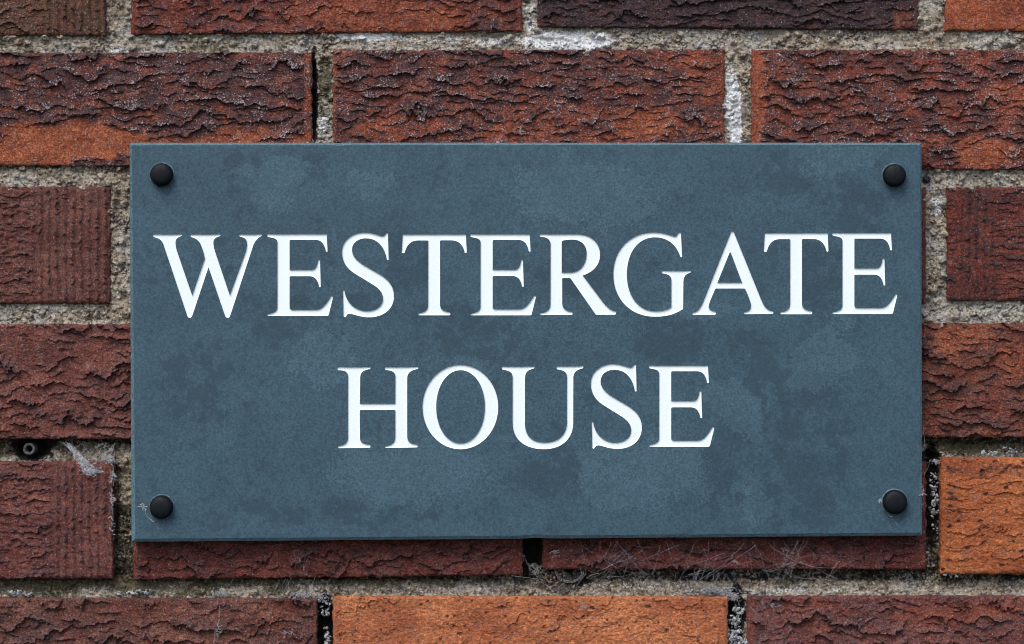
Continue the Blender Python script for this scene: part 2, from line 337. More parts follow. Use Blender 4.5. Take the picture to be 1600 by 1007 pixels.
def brick_grid(b, seed):
    (xa, ya), (xb, yb), (xc, yc), (xd, yd) = b['q']
    W, H = xb - xa, (yd - ya)
    step = 1.35 if b['fine'] else 5.0
    lo, hi = 0.0, 1.0
    if b['fine']:      # fine only where it can be seen, with a margin
        us = []
        x = xa
        while x < xb:
            us.append(x); x += step if -30 < x < 1630 else 6
        us.append(xb); us = (np.array(us) - xa) / W
        vs = []; y = 0.0
        while y < H:
            vs.append(y); yy = ya + y; y += step if -20 < yy < 1025 else 6
        vs.append(H); vs = np.array(vs) / H
    else:
        us = np.linspace(0, 1, int(W / step)); vs = np.linspace(0, 1, int(H / step))
    nu, nv = len(us), len(vs)
    U, V = np.meshgrid(us, vs)
    X = xa + U * W
    top = ya + (yb - ya) * U; bot = yd + (yc - yd) * U
    # uneven arrises
    X = X + (1 - U)**8 * 2.8 * fbm(X * 0, (top + V * H) / 18, seed + 3, 4) + U**8 * 3.6 * fbm(X * 0 + 9, (top + V * H) / 15, seed + 4, 4)
    Y = top + V * (bot - top)
    Y = Y + (1 - V)**8 * 2.0 * fbm(X / 24, Y * 0, seed + 5, 4) + V**8 * 2.8 * fbm(X / 20, Y * 0 + 3, seed + 6, 4)
    P, A = b['P'], b['A']
    # local smoothing and colour patches
    pt = np.zeros_like(X)
    for (cx, cy, rx, ry, am) in b['patch']:
        rr = np.hypot((X - cx) / rx, (Y - cy) / ry) + .25 * fbm(X / 20, Y / 14, seed + 31)
        pt = pt + am * (1 - ss(.6, 1.2, rr))
    calm = np.clip(1 + 1.15 * np.minimum(pt, 0), .03, 1) * b['fl']
    # overlapping torn flakes: saw teeth down the face, broken along their length
    def flakes(P, sd, stretch=1.0):
        v = Y / P + .80 * noise(X / (95 * stretch), Y / 60, sd) + .40 * noise(X / 30, Y / 36, sd + 1) + .19 * noise(X / 10, Y / 12, sd + 2) + .10 * noise(X / 4.2, Y / 5, sd + 7)
        bd = np.floor(v); f = v - bd
        am = ss(-.32, .22, noise(X / (48 * stretch), bd * 5.37 + Y * .004, sd + 3))
        return f, am
    f1, a1 = flakes(P, seed + 10); f2, a2 = flakes(P * .52, seed + 20, .6)
    h1 = a1 * (.42 * f1 + .58 * f1**5); h2 = a2 * (.4 * f2 + .6 * f2**4)
    hn = np.maximum(h1, h2 * .62)
    h = calm * A * (hn * 1.15 + .28 * h1) + 1.5 * fbm(X / 34, Y / 26, seed + 30, 3) * (.4 + .6 * b['fl']) + (1.1 * fbm(X / 9, Y / 6, seed + 33, 3) + .7 * fbm(X / 4, Y / 3.4, seed + 35, 2)) * (.3 + .7 * calm)
    edge = ss(.72, .98, np.where(h1 > h2 * .62, f1 * a1, f2 * a2))
    crust = b['crust'] + .36 * fbm(X / 42, Y / 26, seed + 40) + .30 * (edge - .25) + .22 * (hn - .35) + pt
    if b['blob']:
        f, idn = cells(X / 11, Y / 8.5, seed + 50)
        bl = ss(.1, .75, .75 - f) * (idn > .35) * ss(-.3, .3, noise(X / 40, Y / 40, seed + 51) + .15)
        h = h * .8 + bl * 3.4; crust = crust + bl * .3
    if b['comb']:
        c0, c1 = b['comb']; m = ss(c0 - 22, c0 + 8, X) * (1 - ss(c1 - 4, c1 + 1, X))
        if c0 > 1000: m = ss(c0, c0 + 8, X) * (1 - ss(c1 - 20, c1 + 8, X)) * .8
        ph = X / 12.6 * 2 * math.pi + 1.0 * noise(X / 60, Y / 70, seed + 60)
        rdg = (.5 + .5 * np.cos(ph))**1.4
        fcol = np.floor(ph / (2 * math.pi) + .5)
        vv = Y / 11.5 + 1.5 * _h(fcol, fcol * 0, seed + 61) + .8 * noise(X / 9, Y / 14, seed + 62)
        saw = (vv - np.floor(vv))
        am = ss(-.15, .3, noise(fcol * 3.3, np.floor(vv) * 1.7, seed + 63))
        hc = rdg * (2.2 + 4.2 * am * saw**1.6)
        h = h * (1 - m * .85) + m * hc
        crust = crust * (1 - .5 * m) + m * (.18 + .42 * am * saw * rdg)
    # smooth strips at the ends of the brick
    dl, dr = X - xa, xb - X; dt, db = Y - top, bot - Y
    l0, l1 = b['lip']
    wob = 2.5 * fbm(X * 0 + 5, Y / 25, seed + 70)
    if not b['comb']:
        e = ss(l0 * .55, l0 * 1.1, dl + wob) * ss(l1 * .55, l1 * 1.1, dr + wob)
        h = h * (.18 + .82 * e); crust = crust - .33 * (1 - e)
    # worn edges
    R = b['rad']
    ed = np.minimum(np.minimum(dl, dr), np.minimum(dt, db)) + 1.2 * fbm(X / 13, Y / 13, seed + 71)
    k = np.clip(1 - ed / R, 0, 1); h = h - (R * .75) * (1 - np.sqrt(np.clip(1 - k * k, 0, 1)))
    hole = 0
    if b['pit']:
        f, idn = cells(X / 34, Y / 26, seed + 80)
        pm = (1 - ss(.05, .16, f + .04 * noise(X / 4, Y / 4, seed + 81))) * (idn > .62) * b['pit']
        h = h - 3.0 * pm; crust = crust + 1.2 * pm
    spk = b['speck'] * ss(-.15, .5, crust + .25) * (.65 + .35 * hn) * (1 + .6 * edge)
    n = nu * nv
    x, y, hh = X.ravel(), Y.ravel(), h.ravel()
    idx = np.arange(n).reshape(nv, nu)
    F = [np.stack([idx[:-1, :-1], idx[1:, :-1], idx[1:, 1:], idx[:-1, 1:]], -1).reshape(-1, 4)]
    # sides going back into the wall
    ring = np.concatenate([idx[0, :], idx[1:, -1], idx[-1, -2::-1], idx[-2:0:-1, 0]])
    cxm, cym = (xa + xb) / 2, (ya + yd) / 2
    rx, ry = x[ring], y[ring]
    V3 = [np.stack([x, y, hh], 1)]
    base = n; prev = ring
    for dz, inset in ((-9, -.3), (-24, 0), (-62, .4)):
        jit = 1.0 * fbm((rx + ry) / 9, ry * 0 + dz, seed + 90)
        V3.append(np.stack([rx + np.where(rx > cxm, -inset, inset) + jit * (abs(rx - cxm) > W / 2 - 6), ry + jit * (abs(ry - cym) > H / 2 - 6), np.full(len(rx), float(dz))], 1))
        cur = base + np.arange(len(ring)); base += len(ring)
        F.append(np.stack([prev, np.roll(prev, -1), np.roll(cur, -1), cur], -1)[:, ::-1])
        prev = cur
    V3 = np.concatenate(V3); F = np.concatenate(F)
    nr = 3 * len(ring)
    ext = lambda a, val=None: np.concatenate([a.ravel(), np.tile(a.ravel()[ring], 3) if val is None else np.full(nr, val)])
    fa = dict(crust=ext(crust) , speck=ext(spk), pit=ext(np.full(X.shape, float(b['pit']))))
    ca = dict(body=np.tile(b['body'], (len(V3), 1)), crustc=np.tile(b['cr'], (len(V3), 1)))
    # a few bricks fade between two clay tones
    g = (.5 + .5 * np.clip(1.6 * fbm(V3[:, 0] / 130, V3[:, 1] / 60, seed + 95, 2), -1, 1))[:, None]
    ca['body'] = ca['body'] * (1.0 + (g - .5) * np.array([[.45, .65, .6]]))
    # keep only what is not hidden for good behind the plaque
    hot = np.clip(-ext(pt) * 1.25, 0, 1)[:, None] * b.get('hot', .75)
    ca['body'] = ca['body'] * (1 - hot) + hot * np.array([[.43, .125, .052]])
    return V3, F, fa, ca

def wall():
    t = thing('brick_wall', 'weathered red and orange brick wall with flaking faces and rough mortar behind the slate name plaque', 'wall', (0, 0, 0))
    Vs, Fs, fa, ca, off = [], [], {}, {}, 0
    for i, b in enumerate(bricks):
        V3, F, f_, c_ = brick_grid(b, 100 + i * 131)
        # drop faces far behind the plaque, nothing can be seen there
        cx = V3[F].mean(1)
        keep = ~((cx[:, 0] > 255) & (cx[:, 0] < 1385) & (cx[:, 1] > 275) & (cx[:, 1] < 790))
        Vs.append(V3); Fs.append(F[keep] + off); off += len(V3)
        for k, v in f_.items(): fa.setdefault(k, []).append(v)
        for k, v in c_.items(): ca.setdefault(k, []).append(v)
    V = np.concatenate(Vs)
    P3 = np.stack([(V[:, 0] - 800) * S * KW, -V[:, 2] * S, (503.5 - V[:, 1]) * S * KW], 1)
    mesh_np('brickwork', P3, np.concatenate(Fs), M_BRICK, t, False, {k: np.concatenate(v) for k, v in fa.items()}, {k: np.concatenate(v) for k, v in ca.items()})
    # ---- mortar: one rough sheet set back between the bricks
    HOLES = [(490, 150, 4, 70, 20), (833, 862, 13, 34, 26), (1459, 770, 9, 60, 24), (1455, 850, 5, 40, 12), (507, 985, 11, 50, 30), (1152, 960, 10, 45, 26),
             (47, 702, 26, 17, 30), (5, 702, 26, 12, 12), (1452, 700, 20, 8, 6), (900, 905, 18, 14, 18), (1105, 900, 30, 9, 16), (179, 790, 2.5, 80, 9),
             (835, 910, 30, 10, 12), (185, 330, 8, 30, 9), (1235, 95, 0.1, 0.1, 0), (1458, 715, 12, 10, 14)]
    def depth(X, Y):
        lowb = ss(560, 720, Y)
        dmain = 7.5 + 9.5 * lowb + 4 * (1 - ss(150, 260, X)) * ss(600, 700, Y)
        dmain = dmain + 5 * ss(600, 700, Y) * ss(1400, 1450, X)
        # the bed joints lean: deep under the brick above, forward at the brick below
        ph = ((Y - 48) % 214.0)
        ph = np.where(ph > 100, ph - 214, ph)
        dmain = dmain - (ph - 13) / 15 * (1.5 + 3.5 * lowb) * (1 - ss(14, 34, abs(ph - 13)))
        # soft tops against the brick
        for (cx, cy, rx, ry, dd) in HOLES:
            r = np.hypot((X - cx) / rx, (Y - cy) / ry) + .18 * fbm(X / 9, Y / 9, 500)
            dmain = dmain + dd * (1 - ss(.55, 1.25, r))
        f, idn = cells(X / 7.5, Y / 7.0, 600); f2, id2 = cells(X / 17, Y / 15, 640)
        peb = (idn > .62) * ss(0, .35, .5 - f) * 3.2 + (id2 > .70) * ss(0, .3, .48 - f2) * 6.0
        rough = 4.2 * fbm(X / 30, Y / 18, 610, 4) + 1.2 * fbm(X / 5, Y / 5, 620, 3)
        cr_ = abs(fbm(X / 26, Y / 20, 660, 3)); rough = rough - 4.0 * (1 - ss(.0, .10, cr_)) * ss(-.1, .3, noise(X / 60, Y / 40, 661))
        return -(dmain) + peb * (1 - .45 * lowb) + rough
    def sheet(xs, ys):
        X, Y = np.meshgrid(xs, ys)
        h = depth(X, Y); nu, nv = len(xs), len(ys); idx = np.arange(nu * nv).reshape(nv, nu)
        F = np.stack([idx[:-1, :-1], idx[1:, :-1], idx[1:, 1:], idx[:-1, 1:]], -1).reshape(-1, 4)
        return X.ravel(), Y.ravel(), h.ravel(), F
    xs = np.concatenate([np.arange(-1500, -20, 9.0), np.arange(-20, 1620, 1.45), np.arange(1620, 2700, 9.0)])
    ys = np.concatenate([np.arange(-700, -20, 9.0), np.arange(-20, 1025, 1.45), np.arange(1025, 1800, 9.0)])
    X, Y, h, F = sheet(xs, ys)
    cx, cy = X[F].mean(1), Y[F].mean(1)
    keep = ~((cx > 255) & (cx < 1385) & (cy > 275) & (cy < 790))
    for b in bricks:                       # no mortar face inside a brick
        (xa, ya), (xb, yb), (xc, yc), (xd, yd) = b['q']
        keep &= ~((cx > xa + 9) & (cx < xb - 9) & (cy > max(ya, yb) + 9) & (cy < min(yc, yd) - 9))
    F = F[keep]
    used = np.unique(F); rm = np.full(len(X), -1); rm[used] = np.arange(len(used)); F = rm[F]; X, Y, h = X[used], Y[used], h[used]
    def spots(L, sd):
        r = np.zeros_like(X)
        for (cx, cy, rx, ry, am) in L:
            q = np.hypot((X - cx) / rx, (Y - cy) / ry) + .3 * fbm(X / 14, Y / 10, sd)
            r = np.maximum(r, am * (1 - ss(.6, 1.3, q)))
        return r
    white = spots([(888, 64, 74, 17, 1.0), (575, 56, 50, 9, .8), (188, 79, 18, 5, .6), (1146, 165, 13, 50, 1.0), (1149, 205, 12, 30, 1.0), (1141, 120, 8, 30, .6), (505, 195, 8, 14, .6), (828, 30, 9, 30, .45),
                   (770, 66, 40, 8, .5), (1310, 52, 22, 10, .3), (1465, 320, 10, 20, .55), (1470, 400, 12, 60, .2), (1600, 486, 140, 10, .25), (640, 922, 140, 6, .25), (1000, 918, 120, 8, .30),
                   (1250, 925, 120, 5, .35), (700, 60, 40, 8, .4), (1180, 55, 30, 6, .25), (1500, 275, 60, 8, .2), (660, 58, 60, 8, .3)], 700)
    lowb = ss(560, 700, Y)
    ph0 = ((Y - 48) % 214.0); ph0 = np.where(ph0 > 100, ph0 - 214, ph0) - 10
    moss = .14 + .30 * fbm(X / 60, Y / 20, 710) + .26 * lowb * (1 - .6 * ss(300, 900, X)) + .22 * lowb * ss(10, -8, ph0 - 2) + spots([(60, 265, 120, 8, .3), (60, 68, 200, 8, .15), (150, 492, 60, 8, .3), (1530, 700, 90, 12, .4), (300, 70, 60, 9, .25), (507, 120, 12, 40, .5), (500, 180, 8, 50, .3), (100, 905, 260, 30, .22)], 720)
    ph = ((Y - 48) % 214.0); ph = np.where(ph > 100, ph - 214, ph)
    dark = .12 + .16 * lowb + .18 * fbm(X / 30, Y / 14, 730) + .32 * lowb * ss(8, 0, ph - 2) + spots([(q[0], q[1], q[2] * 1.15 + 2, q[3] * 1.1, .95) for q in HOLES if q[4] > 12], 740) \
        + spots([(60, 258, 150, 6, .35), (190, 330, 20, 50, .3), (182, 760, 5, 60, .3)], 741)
    tan = ss(.1, .5, .25 + .5 * fbm(X / 90, Y / 40, 750)) * (.35 + .65 * lowb) * (1 - .45 * lowb * ss(2, 14, ph0))
    P3 = np.stack([(X - 800) * S * KW, -h * S, (503.5 - Y) * S * KW], 1)
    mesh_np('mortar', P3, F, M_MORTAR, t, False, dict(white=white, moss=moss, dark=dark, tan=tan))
    # the core of the wall behind
    a, b_ = wp(-1500, 1800), wp(2700, -700)
    V = [(x, y, z) for x in (a[0], b_[0]) for y in (.022, .102) for z in (a[2], b_[2])]
    mesh_py('wall_core', V, [(0, 1, 3, 2), (4, 6, 7, 5), (0, 4, 5, 1), (2, 3, 7, 6), (0, 2, 6, 4), (1, 5, 7, 3)], M_MORTAR, t)
    # small dark pebble bedded in the mortar
    V, F = ball(1448, 280, -3, 6, 6, 5, 3); mesh_py('pebble', V, F, M_PEB, t, True)
    return t

def ball(px, py, h, rx, ry, rz, seed, nu=14, nv=9, rough=.12):
    rnd = random.Random(seed); V, F = [], []
    for j in range(nv + 1):
        th = math.pi * j / nv
        for i in range(nu):
            ph = 2 * math.pi * i / nu; k = 1 + rnd.uniform(-rough, rough) * (0 < j < nv)
            V.append(wp(px + rx * k * math.sin(th) * math.cos(ph), py + ry * k * math.sin(th) * math.sin(ph), h + rz * k * math.cos(th)))
    for j in range(nv):
        for i in range(nu):
            F.append((j * nu + i, j * nu + (i + 1) % nu, (j + 1) * nu + (i + 1) % nu, (j + 1) * nu + i))
    return V, F
wall()

# ------------------------------------------------------------------ the slate name plaque
GLY = {
 'W': "M 52,90 L 287,90 C 293,92 293,98 287,101 C 255,112 238,122 236,150 C 236,175 240,200 248,225 L 375,597 L 481,290 C 470,235 458,205 447,175 C 432,138 405,120 368,111 C 358,107 358,92 368,90 L 605,90 C 612,92 611,99 605,102 C 570,112 552,125 551,150 C 550,175 556,200 563,225 L 688,597 L 820,235 C 828,210 832,180 830,160 C 828,130 815,115 772,107 C 764,104 764,93 770,90 L 948,90 C 955,92 953,98 948,102 C 915,120 895,145 882,180 L 690,765 C 684,788 655,788 648,765 L 510,362 L 375,765 C 368,788 340,788 334,765 L 135,170 C 122,135 100,120 62,112 C 48,108 46,95 52,90 Z",
 'E': "M 1005,88 L 1495,88 L 1503,225 C 1503,235 1490,235 1487,226 C 1478,180 1460,133 1400,133 L 1198,133 C 1190,133 1187,136 1187,145 L 1187,375 C 1187,382 1190,385 1197,385 L 1370,385 C 1405,384 1420,350 1424,308 C 1426,298 1440,298 1440,308 L 1446,520 C 1446,529 1434,530 1431,522 C 1424,480 1405,436 1350,436 L 1198,436 C 1190,436 1187,440 1187,447 L 1187,690 C 1187,710 1195,718 1215,718 L 1400,718 C 1450,718 1480,690 1530,610 C 1535,600 1550,600 1548,612 L 1513,755 C 1510,763 1506,767 1498,767 L 1010,767 C 1000,767 1000,757 1010,755 C 1060,745 1087,730 1087,690 L 1087,160 C 1087,130 1070,118 1020,112 C 1000,110 995,95 1005,88 Z",
 'S': "M 388,85 C 392,74 405,74 406,85 L 411,295 C 410,303 399,304 396,297 C 380,200 325,121 222,121 C 155,121 107,160 107,215 C 107,275 150,312 210,350 L 340,425 C 420,475 455,530 455,605 C 455,710 370,780 250,780 C 190,780 150,765 105,753 C 80,748 68,752 60,768 C 55,780 38,783 37,770 L 32,560 C 33,552 42,552 44,560 C 60,660 130,728 230,730 C 310,730 365,685 365,625 C 365,570 325,532 260,495 L 130,415 C 60,370 25,315 25,235 C 25,140 110,75 210,75 C 260,75 300,90 345,103 C 365,107 380,100 388,85 Z",
 'T': "M 530,90 L 1055,90 L 1062,235 C 1060,245 1047,245 1044,236 C 1032,180 1000,137 930,137 L 850,137 C 843,137 840,140 840,147 L 840,670 C 840,710 860,730 915,738 C 930,741 930,760 915,762 L 665,762 C 657,760 657,750 667,747 C 720,738 742,715 742,670 L 742,147 C 742,141 739,138 733,138 L 655,138 C 595,138 560,180 548,236 C 545,247 523,247 522,238 Z",
 'R': "M 75,90 L 390,90 C 500,92 572,160 572,260 C 572,340 520,400 428,431 L 600,660 C 640,705 660,722 695,731 C 711,736 709,757 695,758 L 545,758 C 538,758 535,755 532,750 L 330,460 C 326,454 322,452 315,452 L 268,452 C 260,452 257,456 257,463 L 257,660 C 257,705 285,730 335,736 C 347,739 346,757 335,760 L 80,760 C 70,758 70,750 82,747 C 135,740 161,715 161,660 L 161,175 C 161,130 130,110 78,108 C 66,106 66,92 75,90 Z M 265,140 C 290,134 310,132 340,132 C 420,132 461,180 461,250 C 461,350 400,408 320,408 L 262,408 C 255,408 253,405 253,398 L 253,155 C 253,146 256,142 265,140 Z",
 'G': "M 1222,82 C 1226,72 1247,70 1247,82 L 1257,272 C 1255,280 1243,277 1240,270 C 1215,190 1150,112 1030,112 C 890,112 797,240 797,420 C 797,600 890,730 1040,730 C 1090,730 1140,715 1160,702 C 1166,697 1168,692 1168,685 L 1168,470 C 1166,435 1150,420 1095,413 C 1084,410 1084,396 1093,393 L 1325,393 C 1333,396 1332,402 1325,406 C 1285,420 1270,435 1268,480 L 1265,700 C 1265,708 1263,711 1257,714 C 1190,755 1130,773 1030,773 C 820,773 685,620 685,420 C 685,220 820,73 1020,73 C 1080,73 1140,90 1185,105 C 1205,110 1215,105 1222,82 Z",
 'A': "M 172,70 C 176,60 190,60 196,72 L 425,640 C 450,700 475,722 512,728 C 527,732 526,749 512,750 L 285,752 C 275,750 275,742 285,739 C 325,730 338,712 338,685 C 338,660 325,620 290,545 C 288,540 284,538 278,538 L 52,538 C 45,538 42,541 39,547 L 0,640 C -22,695 -18,722 40,733 C 53,737 51,755 38,757 L -142,757 C -153,754 -150,745 -140,742 C -100,735 -78,700 -53,640 Z M 160,240 C 163,235 167,235 170,240 L 262,485 C 264,490 262,491 256,491 L 66,491 C 60,491 60,488 62,483 Z",
 'H': "M 45,86 L 308,86 C 316,90 314,98 306,101 C 255,110 230,125 228,170 L 225,380 C 225,388 228,391 236,391 L 510,391 C 517,391 520,388 520,380 L 521,165 C 520,130 500,112 440,108 C 430,104 430,90 437,87 L 705,84 C 713,88 712,96 704,100 C 645,112 620,130 618,180 L 618,665 C 620,705 645,728 697,732 C 708,738 706,752 697,754 L 440,758 C 430,754 432,748 440,746 C 495,736 518,715 520,665 L 520,452 C 520,445 516,441 508,441 L 236,441 C 229,441 225,445 225,452 L 226,680 C 230,712 255,730 307,733 C 317,738 315,754 305,756 L 48,760 C 40,756 40,750 48,747 C 100,737 128,715 128,670 L 128,165 C 126,125 105,110 48,110 C 38,106 36,92 45,86 Z",
 'O': "M 1063,67 C 1237,67 1378,224 1378,418 C 1378,612 1237,769 1063,769 C 889,769 748,612 748,418 C 748,224 889,67 1063,67 Z M 1064,110 C 1177,110 1268,240 1268,416 C 1268,592 1177,722 1064,722 C 951,722 861,592 861,416 C 861,240 951,110 1064,110 Z",
 'U': "M -185,82 L 75,82 C 83,86 82,94 75,97 C 25,107 5,125 2,175 L 2,560 C 5,660 60,714 165,714 C 280,714 348,650 352,550 L 352,165 C 350,130 330,110 270,103 C 262,98 262,84 270,81 L 484,79 C 491,83 490,91 483,95 C 430,105 408,125 404,170 L 403,550 C 400,690 300,768 160,768 C -10,768 -100,680 -100,550 L -100,170 C -102,130 -125,112 -183,106 C -193,102 -193,86 -185,82 Z",
}
WORD = [('W', 239.0, 408.9, 366.9, 496.8, 'white engraved capital W'), ('E', 417.3, 520.3, 366.5, 493.8, 'white engraved first E'), ('S', 534.6, 615.4, 364, 496, 'white engraved S of the upper word'),
        ('T', 627.8, 729.2, 366.9, 492.9, 'white engraved first T'), ('E', 734.7, 837.4, 366.7, 492.9, 'white engraved second E'), ('R', 843, 962.6, 366.7, 492.3, 'white engraved R'),
        ('G', 958.4, 1079.6, 363.7, 495, 'white engraved G'), ('A', 1081.6, 1208.4, 361.8, 492, 'white engraved A'), ('T', 1193.6, 1294.5, 364.8, 491.2, 'white engraved second T'), ('E', 1300.3, 1402, 364.6, 490.8, 'white engraved last E of the upper word'),
        ('H', 527.3, 653.6, 573.8, 700.5, 'white engraved H'), ('O', 660.3, 778.4, 570.6, 702.2, 'white engraved O'), ('U', 784, 911.7, 572.8, 702.1, 'white engraved U'),
        ('S', 923.3, 1002.8, 569.4, 701.6, 'white engraved S of the lower word'), ('E', 1013.9, 1116, 571.9, 698.2, 'white engraved E of the lower word')]
def outline(g):
    tok = re.findall(r'[MLCZ]|-?\d+(?:\.\d+)?', GLY[g]); i = 0; loops = []; cur = []
    num = lambda k: (float(tok[k]), float(tok[k + 1]))
    while i < len(tok):
        c = tok[i]
        if c == 'M': cur = [num(i + 1)]; i += 3
        elif c == 'L':
            p = num(i + 1); i += 3; a = cur[-1]; L = math.hypot(p[0] - a[0], p[1] - a[1]); n = max(1, int(L / 40))
            for k in range(1, n + 1): cur.append((a[0] + (p[0] - a[0]) * k / n, a[1] + (p[1] - a[1]) * k / n))
        elif c == 'C':
            p0 = cur[-1]; p1, p2, p3 = num(i + 1), num(i + 3), num(i + 5); i += 7
            L = math.hypot(p3[0] - p0[0], p3[1] - p0[1]) + math.hypot(p1[0] - p0[0], p1[1] - p0[1]); n = max(4, min(26, int(L / 11)))
            for k in range(1, n + 1):
                t = k / n; m = 1 - t
                cur.append(tuple(m**3 * p0[j] + 3 * m * m * t * p1[j] + 3 * m * t * t * p2[j] + t**3 * p3[j] for j in (0, 1)))
        else:
            if math.hypot(cur[0][0] - cur[-1][0], cur[0][1] - cur[-1][1]) < 1: cur.pop()
            loops.append(cur); i += 1
    return loops
def placed(g, x0, x1, y0, y1):
    L = outline(g); A = [p for l in L for p in l]
    a0, a1 = min(p[0] for p in A), max(p[0] for p in A); b0, b1 = min(p[1] for p in A), max(p[1] for p in A)
    return [[(x0 + (p[0] - a0) / (a1 - a0) * (x1 - x0), y0 + (p[1] - b0) / (b1 - b0) * (y1 - y0)) for p in l] for l in L]
def area(l): return .5 * sum(l[i - 1][0] * l[i][1] - l[i][0] * l[i - 1][1] for i in range(len(l)))
def inset(l, dd, hole):
    s_ = 1 if area(l) > 0 else -1
    if hole: s_ = -s_
    out = []
    n = len(l)
    for i in range(n):
        a, b_, c = l[i - 1], l[i], l[(i + 1) % n]
        t1 = (b_[0] - a[0], b_[1] - a[1]); t2 = (c[0] - b_[0], c[1] - b_[1])
        n1 = math.hypot(*t1) or 1; n2 = math.hypot(*t2) or 1
        tx, ty = t1[0] / n1 + t2[0] / n2, t1[1] / n1 + t2[1] / n2; q = math.hypot(tx, ty) or 1
        out.append((b_[0] - ty / q * s_ * dd, b_[1] + tx / q * s_ * dd))
    return out
def filled(loops):
    """triangulated flat fill of nested loops"""
    cu = bpy.data.curves.new('tmp', 'CURVE'); cu.dimensions = '2D'; cu.fill_mode = 'FRONT'
    for l in loops:
        sp = cu.splines.new('POLY'); sp.points.add(len(l) - 1)
        for k, p in enumerate(l): sp.points[k].co = (p[0] / 100, -p[1] / 100, 0, 1)
        sp.use_cyclic_u = True
    ob = bpy.data.objects.new('tmp', cu); COL.objects.link(ob)
    dg = bpy.context.evaluated_depsgraph_get(); ev = ob.evaluated_get(dg); me = ev.to_mesh()
    V = [(v.co.x * 100, -v.co.y * 100) for v in me.vertices]; F = [tuple(p.vertices) for p in me.polygons]
    ev.to_mesh_clear(); bpy.data.objects.remove(ob); bpy.data.curves.remove(cu)
    return V, F
def orient(V, F):
    """make flat faces look towards the viewer (-Y)"""
    out = []
    for f in F:
        a, b_, c = (Vector(V[f[0]]), Vector(V[f[1]]), Vector(V[f[2]]))
        out.append(f if (b_ - a).cross(c - a).y < 0 else tuple(reversed(f)))
    return out

